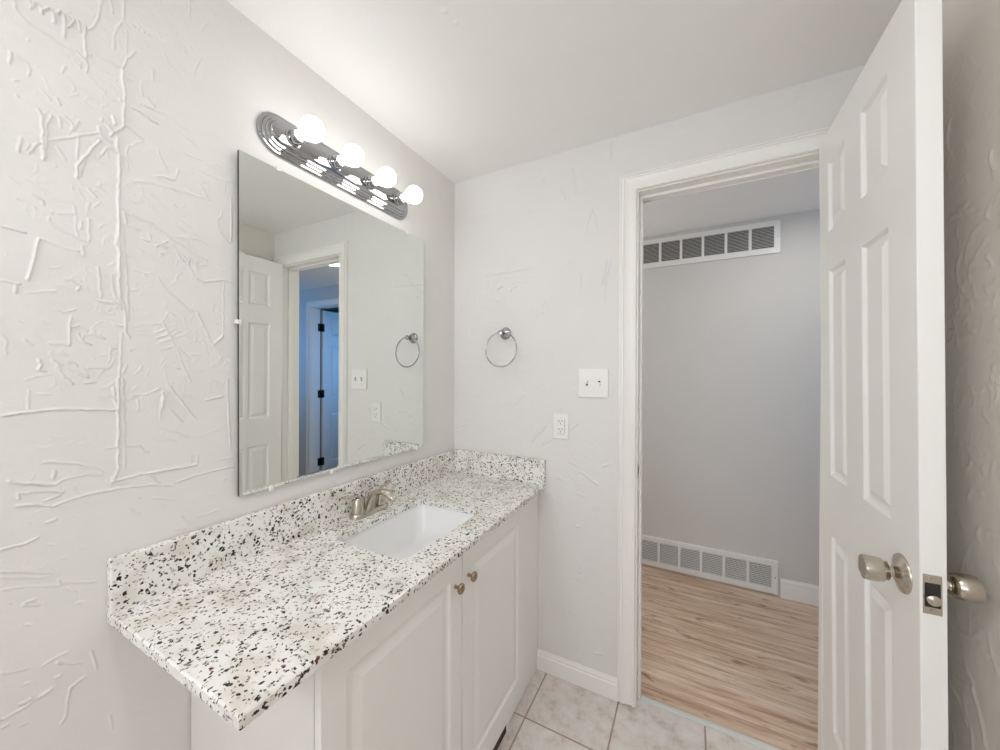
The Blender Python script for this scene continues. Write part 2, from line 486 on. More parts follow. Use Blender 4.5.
# ------------------------------------------------------------------ plaster walls
LEFT_WALL_STROKES = """
2 191,2015 194,2009 194,1998
2 200,2014 206,2011 207,2001
2 196,2004 200,2014
2 208,2008 215,2017 221,2015 222,1995
2 224,2015 228,2024 234,2020 235,1977
2 241,2023 243,2011 238,2000
2 247,2023 243,2006
2 252,2024 255,2007
2 261,2022 262,1963
1.3 286,2100 279,2051 275,2033 265,2019
1.3 176,2002 176,1983 188,1968 206,1965 227,1963 248,1964 261,1954
1.3 277,1974 293,1977 314,1979
1 269,1972 270,1970
1 262,1958 265,1948 262,1932
1 255,1945 255,1936
1 235,1923 231,1910
1 303,2033 303,2011
1 313,2072 304,2045 303,2033
1 298,2111 300,2083
1 179,1900 188,1898 193,1888 191,1874
1 180,1857 174,1854
1 190,1939 190,1938
1 171,1902 170,1882
1 246,1945 252,1939
1.5 318,2129 318,2086
1.5 288,1976 314,1979
1.5 336,2029 323,2006 315,1980
1.5 433,2232 433,2184
1.5 332,2083 334,2082
1.5 340,2082 340,2082
1.5 349,2085 351,2084
1.5 356,2084 357,2084
2.4 315,1980 315,1955 318,1939
0.8 316,2077 304,2047 302,2030 304,2012
0.8 317,2080 325,2072
0.8 322,2064 322,2011
0.8 391,2136 398,2129
0.8 384,2063 389,2050 411,2033 422,2018
0.8 456,2109 443,2074 441,2049
0.8 335,2016 365,2011 384,2000
0.8 365,2014 365,1987
0.8 322,1962 333,1965
0.8 326,1980 339,1977
0.8 305,1947 306,1946
0.8 448,2045 458,2040
0.8 375,2174 379,2170
0.8 357,2135 366,2132
0.8 347,1974 345,1960
0.8 472,2210 456,2177
0.8 425,2108 420,2099
0.8 422,2108 428,2097
0.8 434,2119 441,2110
0.8 385,2088 385,2087
0.8 402,2093 403,2093
0.8 413,2108 416,2105
0.8 402,2107 403,2107
0.8 418,2143 419,2141
0.8 374,2103 375,2100
0.8 386,2108 386,2106
0.8 407,2128 408,2127
0.8 390,2099 393,2100
0.8 376,2098 377,2092
2 202,1819 207,1810 208,1730
2 217,1817 212,1802 210,1736
2 281,1807 267,1778 251,1743 249,1716
1.2 227,1822 228,1802
1.2 235,1828 244,1819 244,1806
1.2 252,1830 246,1808
1.2 208,1858 215,1848
1.2 224,1855 229,1846
1.2 177,1830 178,1828
1.2 202,1758 227,1780 281,1824
1.2 251,1802 251,1752
1.2 261,1760 253,1720
1.2 293,1801 285,1780
1.2 280,1776 280,1773
1.2 264,1797 267,1792
1.2 224,1763 234,1744
1.2 221,1728 222,1725
1.2 182,1756 179,1731
1.2 195,1763 201,1758 190,1734
1.2 191,1750 187,1737
1.2 201,1758 194,1741
2.2 290,1846 300,1837
2.2 284,1853 285,1850
2.2 280,1833 283,1817 295,1814
2.2 306,1828 306,1808
2.2 301,1868 303,1854
2.2 313,1852 300,1836
2.2 295,1799 308,1794
2.8 310,1792 310,1744
2.4 318,1939 318,1904 317,1861
2.4 330,1905 344,1905 362,1898 372,1897
2.4 306,1828 307,1814 309,1795 310,1739 307,1712
1.8 319,1861 328,1859 334,1853 348,1847
1.8 319,1861 302,1838 296,1825
1.8 350,1922 366,1925
1.8 354,1942 367,1932
1.8 345,1958 345,1942
1.8 312,1911 312,1907
1.8 342,1923 343,1921
1.8 385,1783 401,1783
1.8 396,1763 408,1760
1.8 448,1794 465,1779
1 322,1817 323,1769
1 370,1924 385,1924
1 367,1910 384,1904
1 400,1923 410,1920
1 405,1904 437,1892 454,1881
1 410,1913 430,1917
1 446,1928 462,1925
1 469,1931 496,1936 522,1921
1 412,1854 414,1853
1 423,1855 457,1858
1 372,1837 381,1810 389,1798
1 409,1811 404,1783
1 364,1774 386,1784
1 336,1753 371,1761 396,1763
1 448,1830 471,1827 493,1830 531,1834
1 456,1805 465,1805
0.6 463,1865 521,1862
0.6 468,1854 525,1849
0.6 377,1948 435,1948
0.6 475,1895 522,1899
0.6 439,1839 442,1807
0.6 493,1830 492,1795
0.6 507,1833 506,1801
0.6 355,1834 357,1829
0.6 350,1860 365,1858
0.6 316,1736 325,1728
0.6 340,1744 347,1732
2 309,1744 308,1713 308,1678 308,1643 305,1604 309,1587 308,1554
2 202,1581 194,1526
2 160,1590 186,1587
1.2 195,1662 207,1654 208,1646
1.2 177,1646 190,1643
1.2 198,1637 199,1635
1.2 213,1625 214,1617 230,1606 250,1597 265,1595
1.2 266,1642 265,1597
1.2 207,1583 228,1575 250,1574
1.2 246,1658 246,1647
1.2 255,1634 255,1617
1.2 256,1584 257,1566
1.2 274,1712 287,1707
1.2 264,1701 275,1690
1.2 216,1636 217,1633
0.7 243,1699 244,1691
0.7 251,1693 259,1678
0.7 248,1716 256,1705
0.7 224,1638 246,1644
0.7 247,1640 249,1598
0.7 168,1679 178,1671
0.7 184,1682 211,1676
0.7 214,1664 244,1663
0.7 187,1681 200,1680
0.7 278,1579 283,1579
0.7 250,1585 260,1588
2.4 309,1744 308,1646 309,1597 309,1523
2.4 317,1673 320,1651
2.4 328,1676 363,1666 388,1649 467,1612
1.8 320,1651 340,1646
1.8 347,1629 356,1626
1.8 356,1642 361,1628
1.8 368,1630 390,1624
1.8 370,1621 388,1636
1.8 378,1623 388,1620
1.8 377,1607 382,1608
1.8 419,1609 430,1595
1.8 411,1607 421,1597
1.8 427,1612 430,1599
1.8 456,1601 468,1602
1.8 438,1570 461,1560 503,1573 520,1569
1.8 399,1763 408,1760
1.8 448,1797 471,1765
1.8 495,1691 515,1672
1 352,1733 401,1699 479,1654
1 400,1624 408,1613 427,1591
1 427,1591 446,1562
1 330,1558 358,1555
1 322,1708 333,1701 347,1705
1 412,1765 474,1765
1 336,1750 396,1763
1 468,1811 474,1766
1 489,1725 495,1691
1 521,1788 520,1678
1 315,1643 321,1526
1 354,1706 391,1689
1 390,1647 450,1662
1 378,1741 433,1711
1 339,1606 346,1602
1 406,1681 467,1654
1 427,1612 449,1590
1 444,1603 446,1583
2 159,1495 180,1494
2 176,1490 176,1477
2 194,1526 189,1503
1.3 275,1482 302,1479 311,1474
1.3 278,1547 282,1489
1.3 307,1554 309,1479
1.3 234,1513 240,1512 253,1505 249,1495
1.3 243,1422 252,1428
1.3 255,1425 262,1416
1.3 250,1410 257,1396 267,1391
1.3 267,1413 287,1404
1.3 299,1437 310,1433
1.3 241,1444 239,1388
1.3 215,1389 236,1388
1.3 241,1456 246,1457
0.8 188,1479 223,1489
0.8 226,1501 246,1503
0.8 222,1453 231,1450 244,1457
0.8 226,1371 236,1367
0.8 185,1392 193,1384
0.8 159,1400 166,1388 164,1367
0.8 197,1430 206,1431
0.8 258,1409 257,1399
0.8 178,1425 181,1424
0.8 296,1387 294,1364
0.8 297,1539 302,1490
1.8 309,1534 311,1490 318,1461 318,1419 325,1408
1.8 281,1480 302,1479 312,1470
1.8 300,1435 312,1432
1.8 474,1412 479,1402 502,1429
1.2 299,1514 306,1483
1.2 321,1521 323,1447
1.2 372,1548 384,1526 429,1486 446,1482 474,1412
1.2 379,1453 401,1397 433,1311
1.2 362,1443 379,1447
1.2 366,1424 384,1432
1.2 369,1413 389,1422
1.2 374,1402 394,1410
1.2 378,1388 399,1394
1.2 409,1391 431,1367
1.2 436,1376 451,1377
1.2 312,1416 309,1312
1.2 320,1350 315,1332
1.2 397,1469 402,1466
1.2 394,1446 404,1447
1.2 404,1348 414,1342
0.6 503,1570 502,1432
0.6 298,1385 290,1344
0.6 334,1436 369,1446
0.6 334,1427 364,1423
0.6 420,1418 448,1407
0.6 329,1338 345,1338
0.6 280,1341 292,1341
0.6 338,1418 350,1417
0.6 425,1362 431,1342
0.6 431,1342 459,1340
2 158,1258 186,1262 232,1263 281,1258 309,1255
1.5 204,1348 201,1339 209,1337
1.5 221,1344 233,1323
1.5 236,1321 242,1313
1.5 239,1339 264,1326
1.5 245,1353 248,1346
1.5 217,1357 230,1348
1.5 224,1348 227,1337
1.5 258,1313 273,1315
1.5 263,1343 287,1343
1.5 236,1355 244,1353
1.5 248,1330 264,1325
1.5 202,1357 205,1348
1.5 237,1318 242,1312
0.7 185,1321 216,1332
0.7 301,1364 293,1342
0.7 189,1300 188,1267
0.7 225,1304 228,1302
0.7 225,1270 228,1270
0.7 278,1283 295,1284
0.7 200,1295 215,1292
0.7 264,1327 255,1349
0.7 299,1302 306,1263
2.4 307,1322 306,1133 299,1105
2.4 465,1265 501,1273
2.4 295,1106 325,1109 350,1110 377,1110 429,1109 443,1109
2.4 380,1286 380,1254
1.5 314,1322 316,1128
1.5 280,1257 308,1256
1.5 300,1302 302,1287
1.5 298,1279 304,1266
1.5 328,1286 354,1286
1.5 361,1290 373,1296
1.5 388,1308 409,1274 441,1221
1.5 393,1246 416,1217
1.5 289,1178 321,1175 339,1174 346,1158 355,1156
1.5 352,1107 374,1083
1.5 402,1076 446,1084 526,1086
1.5 337,1273 339,1251
1 370,1210 398,1196 430,1178 452,1178 495,1191
1 360,1185 403,1173
1 511,1318 517,1135
1 368,1296 375,1299
1 363,1283 378,1283
1 322,1295 331,1293
1 432,1134 432,1110
1 446,1131 443,1107
1 311,1304 313,1295
1 458,1111 523,1111
1 375,1225 378,1270
2.4 166,1141 171,1136 190,1131 219,1121
2.4 175,1094 193,1090 212,1083 216,1079 225,1082
1.5 219,1121 231,1128 257,1130 283,1124
1.5 205,1167 247,1155 263,1146 283,1129
1.5 177,1117 196,1115 227,1105 231,1107
1.5 225,1100 208,1094
1.5 177,1117 178,1106
1.5 225,1082 253,1089 283,1090 308,1090
1.5 305,1167 305,1124
1.5 298,1116 297,1098 290,1110
1.5 210,1053 220,1054
1.5 257,1144 273,1140 283,1129
1.5 217,1146 218,1132
1.5 278,1088 310,1089 362,1082 397,1072
1.5 415,994 428,969
1.5 404,965 425,961
1 363,1052 396,1038
1 379,1032 385,1030
1 324,1044 333,1035
1 338,1059 343,1058
1 445,981 493,982
1 500,1055 506,1058
1 472,1027 481,1024
1 437,1021 443,1020
1 331,1030 340,1025
1 352,1106 374,1082
1 320,1100 305,1099
1 295,1098 299,1117
1.5 156,1022 182,1022 198,1028
1.5 182,911 200,902
1.5 223,935 228,925
1.8 156,985 216,954
1 156,975 199,952 214,951
1 156,953 192,941 226,925
1 231,926 248,919 272,909
1 235,915 246,901
1 181,914 195,915
1 211,1010 217,1008
1 226,977 232,976
1 166,925 170,923
1 247,879 257,875
1 184,875 189,872
1.8 157,709 164,708
1.8 163,724 178,724 189,727
1.8 178,734 185,733
1.8 189,736 199,729
1.8 202,731 214,734
1.8 218,752 225,751
1.8 154,728 161,723
1.8 221,779 227,773
1 155,805 171,798 188,792
1 203,785 222,790 234,790
1 227,772 252,755
1 266,771 273,728
1 258,725 237,719 233,694 233,667 226,657
1 178,696 186,694
1 182,767 188,765
1 293,617 295,586
"""
BACK_WALL_STROKES = """
1 234,1808 407,1810
1 329,1854 339,1870 357,1875
1 248,1733 263,1740 277,1747
1 320,1717 334,1732 352,1739
1 375,1753 393,1749 411,1756
1 754,1626 755,1715 779,1801
1 489,1659 481,1603
0.7 652,1758 655,1693
0.7 86,1927 88,1923
0.7 91,1806 93,1803
0.7 183,1663 185,1661
0.7 42,1674 44,1672
0.7 366,1583 367,1581
0.7 315,1667 319,1650
0.7 416,1817 433,1811
0.7 199,1747 209,1781
0.7 593,1797 625,1816
0.7 451,1581 455,1597
0.7 775,1588 779,1580
0.7 179,1854 204,1859
0.7 287,1788 324,1779
1 19,1061 71,1075 90,1113
1 354,1192 370,1218 392,1238
1 485,1015 505,1032 525,1038
1 428,1020 465,1062 506,1103
1 659,913 695,890 731,868
1 636,676 659,677
0.7 14,1201 52,1235
0.7 565,1172 570,1168
0.7 370,1124 402,1116
0.7 603,1081 641,1121
0.7 545,880 584,866
0.7 603,952 640,938
0.7 640,819 677,811
0.7 515,828 535,774
0.7 748,950 783,963
0.7 423,1088 444,1118
1 775,2278 775,2205
1 845,2242 868,2290
1 1025,2197 1045,2288
1 1351,2255 1378,2239
1 1372,2274 1367,2230
1 742,1702 759,1799
0.7 616,2214 633,2090
0.7 642,2088 685,2112
0.7 63,2080 223,2097
0.7 562,2141 580,2093
0.7 701,2008 734,1918
0.7 479,2196 484,2181
0.7 410,2077 420,2066
0.7 222,1743 349,1858
0.7 178,1806 430,1820
0.7 668,1914 701,2025
0.7 15,2150 87,2085
0.7 329,1750 429,1774
0.7 830,2110 845,2138
1 719,159 754,165
1 635,680 656,680
1 575,280 612,306
1 634,486 663,486
"""



def parse(txt):
    out = []
    for ln in txt.strip().splitlines():
        q = ln.split()
        out.append((float(q[0]), [tuple(int(a) / 1000.0 for a in p.split(',')) for p in q[1:]]))
    return out


def random_strokes(rng, n, u0, u1, v0, v1, lmin, lmax, smin, smax):
    out = []
    for _ in range(n):
        u, v = rng.uniform(u0, u1), rng.uniform(v0, v1)
        a = rng.uniform(0, 2 * PI)
        turn = rng.uniform(-0.5, 0.5)
        ln = rng.uniform(lmin, lmax)
        k = 5
        pts = [(u, v)]
        for _i in range(k):
            u += math.cos(a) * ln / k
            v += math.sin(a) * ln / k
            a += turn
            pts.append((u, v))
        out.append((rng.uniform(smin, smax), pts))
    return out


def value_noise(rs, us, vs, cell_u, cell_v):
    gu = int((us[-1] - us[0]) / cell_u) + 3
    gv = int((vs[-1] - vs[0]) / cell_v) + 3
    g = rs.rand(gv, gu) - 0.5
    x = (us - us[0]) / cell_u
    y = (vs - vs[0]) / cell_v
    xi, yi = x.astype(int), y.astype(int)
    xf, yf = x - xi, y - yi
    xf = xf * xf * (3 - 2 * xf)
    yf = (yf * yf * (3 - 2 * yf))[:, None]
    a = g[np.ix_(yi, xi)] * (1 - xf) + g[np.ix_(yi, xi + 1)] * xf
    b = g[np.ix_(yi + 1, xi)] * (1 - xf) + g[np.ix_(yi + 1, xi + 1)] * xf
    return a * (1 - yf) + b * yf


def relief(us, vs, strokes, seed, unit, sig, und):
    """height map of hand-trowelled plaster: ridges left along strokes + gentle undulation"""
    rs = np.random.RandomState(seed)
    H = np.zeros((len(vs), len(us)))
    WU = us[None, :] + 0.0026 * value_noise(rs, us, vs, 0.011, 0.011)     # the trowel edge wanders
    WV = vs[:, None] + 0.0026 * value_noise(rs, us, vs, 0.011, 0.011)
    for st, pts in strokes:
        s = sig * (0.8 + 0.2 * st)
        h = unit * st
        for (a, b) in zip(pts[:-1], pts[1:]):
            m = 3 * s + 0.003
            i0, i1 = np.searchsorted(us, min(a[0], b[0]) - m), np.searchsorted(us, max(a[0], b[0]) + m)
            j0, j1 = np.searchsorted(vs, min(a[1], b[1]) - m), np.searchsorted(vs, max(a[1], b[1]) + m)
            if i1 <= i0 or j1 <= j0:
                continue
            U = WU[j0:j1, i0:i1]
            V = WV[j0:j1, i0:i1]
            du, dv = b[0] - a[0], b[1] - a[1]
            L2 = du * du + dv * dv + 1e-12
            t = np.clip(((U - a[0]) * du + (V - a[1]) * dv) / L2, 0, 1)
            d2 = (U - a[0] - t * du) ** 2 + (V - a[1] - t * dv) ** 2
            H[j0:j1, i0:i1] = np.maximum(H[j0:j1, i0:i1], h * np.exp(-d2 / (s * s)))
    H *= 0.45 + 0.55 * (value_noise(rs, us, vs, 0.02, 0.02) + 0.5) + 0.55 * (value_noise(rs, us, vs, 0.007, 0.007) + 0.5)
    H += und * (0.8 * value_noise(rs, us, vs, 0.16, 0.16) + 0.35 * value_noise(rs, us, vs, 0.045, 0.03)
                + 0.16 * value_noise(rs, us, vs, 0.014, 0.010))
    return H


def plaster_wall(name, us, vs, H, place, mat, hole=None):
    nu, nv = len(us), len(vs)
    U, V = np.meshgrid(us, vs)
    co = np.stack(place(U, V, H), axis=-1).reshape(-1, 3)
    idx = np.arange(nu * nv).reshape(nv, nu)
    q = np.stack([idx[:-1, :-1], idx[:-1, 1:], idx[1:, 1:], idx[1:, :-1]], axis=-1)
    keep = np.ones(q.shape[:2], bool)
    if hole:
        uc, vc = (us[:-1] + us[1:]) / 2, (vs[:-1] + vs[1:]) / 2
        keep &= ~((uc[None, :] > hole[0]) & (uc[None, :] < hole[1]) & (vc[:, None] > hole[2]) & (vc[:, None] < hole[3]))
    q = q[keep]
    me = bpy.data.meshes.new(name)
    me.vertices.add(nu * nv)
    me.vertices.foreach_set('co', co.ravel())
    nf = len(q)
    me.loops.add(nf * 4)
    me.loops.foreach_set('vertex_index', q.ravel().astype(np.int32))
    me.polygons.add(nf)
    me.polygons.foreach_set('loop_start', np.arange(0, nf * 4, 4, dtype=np.int32))
    me.polygons.foreach_set('loop_total', np.full(nf, 4, dtype=np.int32))
    me.polygons.foreach_set('use_smooth', np.ones(nf, bool))
    me.update(calc_edges=True)
    me.validate()
    bm = bmesh.new()
    bm.from_mesh(me)
    loose = [v for v in bm.verts if not v.link_faces]
    bmesh.ops.delete(bm, geom=loose, context='VERTS')
    bm.to_mesh(me)
    bm.free()
    me.materials.append(mat)
    o = bpy.data.objects.new(name, me)
    COL.objects.link(o)
    return o


W, YB, YH, HC, HH = 1.56, 1.537, 2.704, 2.296, 2.276
YR = -1.3          # wall behind the photographer
JD = 1.652         # hall face of the wall with the door

rng = random.Random(11)
# left wall, the rough one
us = np.concatenate([np.linspace(YR, 0.09, 12)[:-1], np.linspace(0.09, 0.56, 300)[:-1], np.linspace(0.56, YB, 250)])
vs = np.concatenate([np.linspace(0, 0.5, 6)[:-1], np.linspace(0.5, HC, 980)])
strk = parse(LEFT_WALL_STROKES)
strk += random_strokes(rng, 420, 0.12, 0.56, 1.5, 2.28, 0.003, 0.022, 0.15, 0.5)
strk += random_strokes(rng, 200, 0.12, 0.56, 0.95, 1.5, 0.003, 0.03, 0.15, 0.45)
strk += random_strokes(rng, 220, 0.26, 0.50, 1.25, 1.95, 0.004, 0.03, 0.3, 0.7)
strk += random_strokes(rng, 40, 1.28, 1.53, 0.96, 2.0, 0.01, 0.05, 0.3, 0.8)
H = relief(us, vs, strk, 3, 0.0017, 0.00125, 0.0024)
wl = plaster_wall('wall_left', us, vs, H, lambda U, V, h: (h, U, V), M['wall'])
struct(wl, 'off-white left wall of rough trowelled plaster with raised scratches, behind the mirror and counter', 'wall')
# back wall with the doorway
us = np.concatenate([np.linspace(0, 0.849, 240)[:-1], np.linspace(0.849, W, 80)])
vs = np.concatenate([np.linspace(0, 0.09, 4)[:-1], np.linspace(0.09, 2.0855, 560)[:-1], np.linspace(2.0855, HC, 60)])
strk = parse(BACK_WALL_STROKES)
strk += random_strokes(rng, 90, 0.0, 0.82, 0.95, 2.27, 0.006, 0.05, 0.12, 0.5)
strk += random_strokes(rng, 30, 0.5, 0.82, 0.1, 0.95, 0.006, 0.05, 0.12, 0.5)
H = relief(us, vs, strk, 5, 0.0046, 0.0020, 0.0028)
wb = plaster_wall('wall_back', us, vs, H, lambda U, V, h: (U, YB - h, V), M['wall'], hole=(0.849, 1.506, -1, 2.0855))
struct(wb, 'off-white plastered back wall with the open doorway, towel ring and switches', 'wall')
# right wall, behind the open door
us = np.concatenate([np.linspace(YR, 0.88, 14)[:-1], np.arange(0.88, 1.2, 0.003), np.linspace(1.2, YB, 30)])
vs = np.concatenate([np.arange(0, 2.292, 0.004), [HC]])
strk = random_strokes(rng, 150, 0.9, 1.2, 0.45, 2.0, 0.01, 0.09, 0.5, 2.0)
strk += random_strokes(rng, 60, 0.92, 1.12, 1.0, 1.7, 0.006, 0.03, 0.6, 1.8)
H = relief(us, vs, strk, 9, 0.0011, 0.0034, 0.002)
wr = plaster_wall('wall_right', us, vs, H, lambda U, V, h: (W - h, U, V), M['wall_warm_shade'])
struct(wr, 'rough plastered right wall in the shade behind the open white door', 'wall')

# wall behind the photographer, with a window added for the fill light
b = MB()
WX0, WX1, WZ0, WZ1 = 0.25, 1.45, 1.0, 2.1
for x0, x1, z0, z1 in ((0, W, 0, WZ0), (0, W, WZ1, HC), (0, WX0, WZ0, WZ1), (WX1, W, WZ0, WZ1)):
    b.add([(x0, YR, z0), (x1, YR, z0), (x1, YR, z1), (x0, YR, z1)], [(0, 1, 2, 3)])
struct(b.build('wall_rear', M['wall']), 'plain wall with an added window behind the photographer', 'wall')
b = MB()
for x0, x1, z0, z1 in ((WX0, WX1, WZ0, WZ0 + .04), (WX0, WX1, WZ1 - .04, WZ1), (WX0, WX0 + .04, WZ0, WZ1), (WX1 - .04, WX1, WZ0, WZ1), (.83, .87, WZ0, WZ1)):
    b.box((x0, YR - .06, z0), (x1, YR + .01, z1))
win = b.build('added_window_1', M['trim'])
struct(win, 'white framed window added for fill light behind the photographer', 'window')
b = MB()
b.box((WX0 + .02, YR - .035, WZ0 + .02), (WX1 - .02, YR - .031, WZ1 - .02))
b.build('glass_pane', M['glass'], win)


def quad_obj(name, pts, mat, label, cat):
    b = MB()
    b.add(pts, [(0, 1, 2, 3)])
    return struct(b.build(name, mat), label, cat)


# ceiling: one sheet with the two bumps of plaster left on it
us = np.concatenate([np.linspace(0, 0.46, 6)[:-1], np.arange(0.46, 0.52, 0.003), np.linspace(0.521, W, 8)])
vs = np.concatenate([np.linspace(YR, 0.76, 8)[:-1], np.arange(0.76, 0.87, 0.003), np.linspace(0.871, YB, 8)])
H = relief(us, vs, [(3.0, [(.484, .792), (.486, .795)]), (2.0, [(.491, .833), (.493, .834)])], 2, 0.0013, 0.004, 0.0)
ce = plaster_wall('ceiling', us, vs, H, lambda U, V, h: (U, V, HC - h), M['ceiling'])
struct(ce, 'off-white fine-textured bathroom ceiling', 'ceiling')

YT = 1.588
quad_obj('floor', [(0, YR, 0), (W, YR, 0), (W, YT, 0), (0, YT, 0)], M['tile'], 'beige mottled square tile floor of the bathroom', 'floor')
HX0, HX1 = -0.35, 4.0
quad_obj('floor_hall', [(HX0, YT, 0.001), (HX1, YT, 0.001), (HX1, YH + .12, 0.001), (HX0, YH + .12, 0.001)], M['wood'],
         'pinkish brown wood plank floor of the hall beyond the doorway', 'floor')
quad_obj('ceiling_hall', [(HX0, JD, HH), (HX1, JD, HH), (HX1, YH, HH), (HX0, YH, HH)], M['ceiling'], 'plain hall ceiling seen through the doorway', 'ceiling')
# hall far wall with the opening of the second door
D2X0, D2X1, D2Z = 2.19, 2.83, 2.06
b = MB()
for x0, x1, z0, z1 in ((HX0, D2X0 - .02, 0, HH), (D2X1 + .02, HX1, 0, HH), (D2X0 - .02, D2X1 + .02, D2Z + .02, HH)):
    b.box((x0, YH, z0), (x1, YH + .11, z1))
struct(b.build('wall_hall_far', M['hall_wall']), 'smooth grey hall wall carrying the two vents, facing the doorway', 'wall')
# hall near wall (back of the bathroom wall)
b = MB()
for x0, x1, z0, z1 in ((HX0, .86, 0, HH), (1.50, HX1, 0, HH), (.86, 1.50, 2.075, HH)):
    b.add([(x0, JD, z0), (x1, JD, z0), (x1, JD, z1), (x0, JD, z1)], [(0, 1, 2, 3)])
struct(b.build('wall_hall_near', M['hall_wall']), 'hall side of the wall that holds the bathroom doorway', 'wall')
quad_obj('wall_hall_left', [(HX0, JD, 0), (HX0, YH, 0), (HX0, YH, HH), (HX0, JD, HH)], M['hall_wall'], 'left end wall of the hall', 'wall')
b = MB()
for y0, y1, z0, z1 in ((JD, YH, 0, .85), (JD, YH, 2.1, HH), (JD, 1.76, .85, 2.1), (2.6, YH, .85, 2.1)):
    b.add([(HX1, y0, z0), (HX1, y1, z0), (HX1, y1, z1), (HX1, y0, z1)], [(0, 1, 2, 3)])
struct(b.build('wall_hall_right', M['hall_wall']), 'right end wall of the hall with an added window', 'wall')
b = MB()
for y0, y1, z0, z1 in ((1.76, 2.6, .85, .89), (1.76, 2.6, 2.06, 2.1), (1.76, 1.8, .85, 2.1), (2.56, 2.6, .85, 2.1), (1.76, 2.6, 1.46, 1.49)):
    b.box((HX1 - .01, y0, z0), (HX1 + .04, y1, z1))
win = b.build('added_window_2', M['trim'])  # unseen window added round the blue fill
struct(win, 'white framed window added for blue fill light at the right end of the hall', 'window')
b = MB()
b.box((HX1 + .012, 1.78, .87), (HX1 + .016, 2.58, 2.08))
b.build('glass_pane', M['glass'], win)
# room beyond the second door
b = MB()
RX0, RX1, RY0, RY1 = 1.2, 4.0, YH + .11, 4.6
b.add([(RX0, RY0, 0), (RX0, RY1, 0), (RX0, RY1, HH), (RX0, RY0, HH)], [(0, 1, 2, 3)])
b.add([(RX0, RY1, 0), (RX1, RY1, 0), (RX1, RY1, HH), (RX0, RY1, HH)], [(0, 1, 2, 3)])
b.add([(RX1, RY0, 0), (RX1, RY1, 0), (RX1, RY1, HH), (RX1, RY0, HH)], [(0, 1, 2, 3)])
struct(b.build('wall_far_room', M['far_room']), 'walls, darkened in colour to look unlit, of the room beyond the hall door', 'wall')
quad_obj('floor_far_room', [(RX0, RY0, 0.001), (RX1, RY0, 0.001), (RX1, RY1, 0.001), (RX0, RY1, 0.001)], M['wood'], 'wood floor of the room beyond the hall door', 'floor')
quad_obj('ceiling_far_room', [(RX0, RY0, HH), (RX1, RY0, HH), (RX1, RY1, HH), (RX0, RY1, HH)], M['ceiling'], 'ceiling of the room beyond the hall door', 'ceiling')

# ------------------------------------------------------------------ trim


def casing(mb, x0, x1, zt, yface, sgn, prof):
    L = []
    for o, t in prof:
        y = yface + sgn * t
        L.append([(x0 - o, y, 0.007), (x0 - o, y, zt + o), (x1 + o, y, zt + o), (x1 + o, y, 0.007)])
    n = len(prof)
    vs = [p for l in L for p in l]
    fs = []
    for i in range(n):
        k = (i + 1) % n
        for j in range(3):
            fs.append((i * 4 + j, i * 4 + j + 1, k * 4 + j + 1, k * 4 + j))
    fs.append(tuple(i * 4 for i in range(n)))
    fs.append(tuple(i * 4 + 3 for i in range(n)))
    mb.add(vs, fs)


CPROF = [(0, -.004), (0, .011), (.003, .015), (.009, .015), (.011, .009), (.030, .0105), (.046, .0165), (.048, .020), (.054, .020), (.0555, .013), (.058, .013), (.0595, .0165), (.064, .0165), (.066, .013), (.066, -.004)]
b = MB()
casing(b, .877, 1.477, 2.058, YB, -1, CPROF)
cas = b.build('trim_1', M['trim'], smooth=28)
struct(cas, 'white moulded casing and jamb framing the bathroom doorway', 'trim')
b = MB()
b.box((.848, YB, 0), (.882, JD, 2.072))
b.box((1.472, YB, 0), (1.507, JD, 2.072))
b.box((.882, YB, 2.053), (1.472, JD, 2.086))
b.build('jamb', M['trim'], cas)
b = MB()
for a0, a1, z0, z1 in ((.882, .893, 0.003, 2.041), (1.461, 1.472, 0.003, 2.041), (.882, 1.472, 2.041, 2.053)):
    b.box((a0, 1.577, z0), (a1, 1.612, z1))
b.build('door_stop', M['trim'], cas, bevel=.003)
b = MB()
b.box((.8815, 1.545, .915), (.8832, 1.571, .972))
b.box((.8828, 1.552, .93), (.8836, 1.565, .957), 1)
sp_ = b.build('strike_plate', [M['nickel'], M['dark']], cas)
sp_['label'] = 'metal strike plate in the left jamb'
b = MB()
casing(b, .877, 1.477, 2.058, JD, 1, CPROF)
struct(b.build('trim_2', M['trim'], smooth=28), 'white casing on the hall side of the bathroom doorway', 'trim')
# threshold strip between tile and wood
prof = [(1.576, 0), (1.577, .004), (1.581, .0065), (1.594, .0065), (1.600, .005), (1.602, 0)]
b = MB()
b.loops([[(x, y, z) for y, z in prof] for x in (.894, 1.460)])
struct(b.build('trim_3', M['strip'], smooth=40), 'pale vinyl threshold strip between tile and wood floor', 'trim')
# casing of the hall door
b = MB()
casing(b, D2X0 - .005, D2X1 + .005, D2Z + .005, YH, -1, CPROF)
cas2 = b.build('trim_4', M['trim'], smooth=28)
struct(cas2, 'white casing round the far hall door, seen bluish in the mirror', 'trim')
b = MB()
b.box((D2X0 - .03, YH, 0), (D2X0, YH + .115, D2Z + .03))
b.box((D2X1, YH, 0), (D2X1 + .03, YH + .115, D2Z + .03))
b.box((D2X0, YH, D2Z), (D2X1, YH + .115, D2Z + .03))
b.build('jamb', M['trim'], cas2)


def baseboard(name, x0, x1, yface, h, label):
    t = .0125
    pr = [(0, 0.001), (-t, 0.001), (-t, h * .72), (-t * .75, h * .78), (-t * .8, h * .86), (-t * .35, h * .95), (-t * .3, h), (0, h)]
    b = MB()
    b.loops([[(x, yface + y, z) for y, z in pr] for x in (x0, x1)])
    return struct(b.build(name, M['trim'], smooth=30), label, 'baseboard')


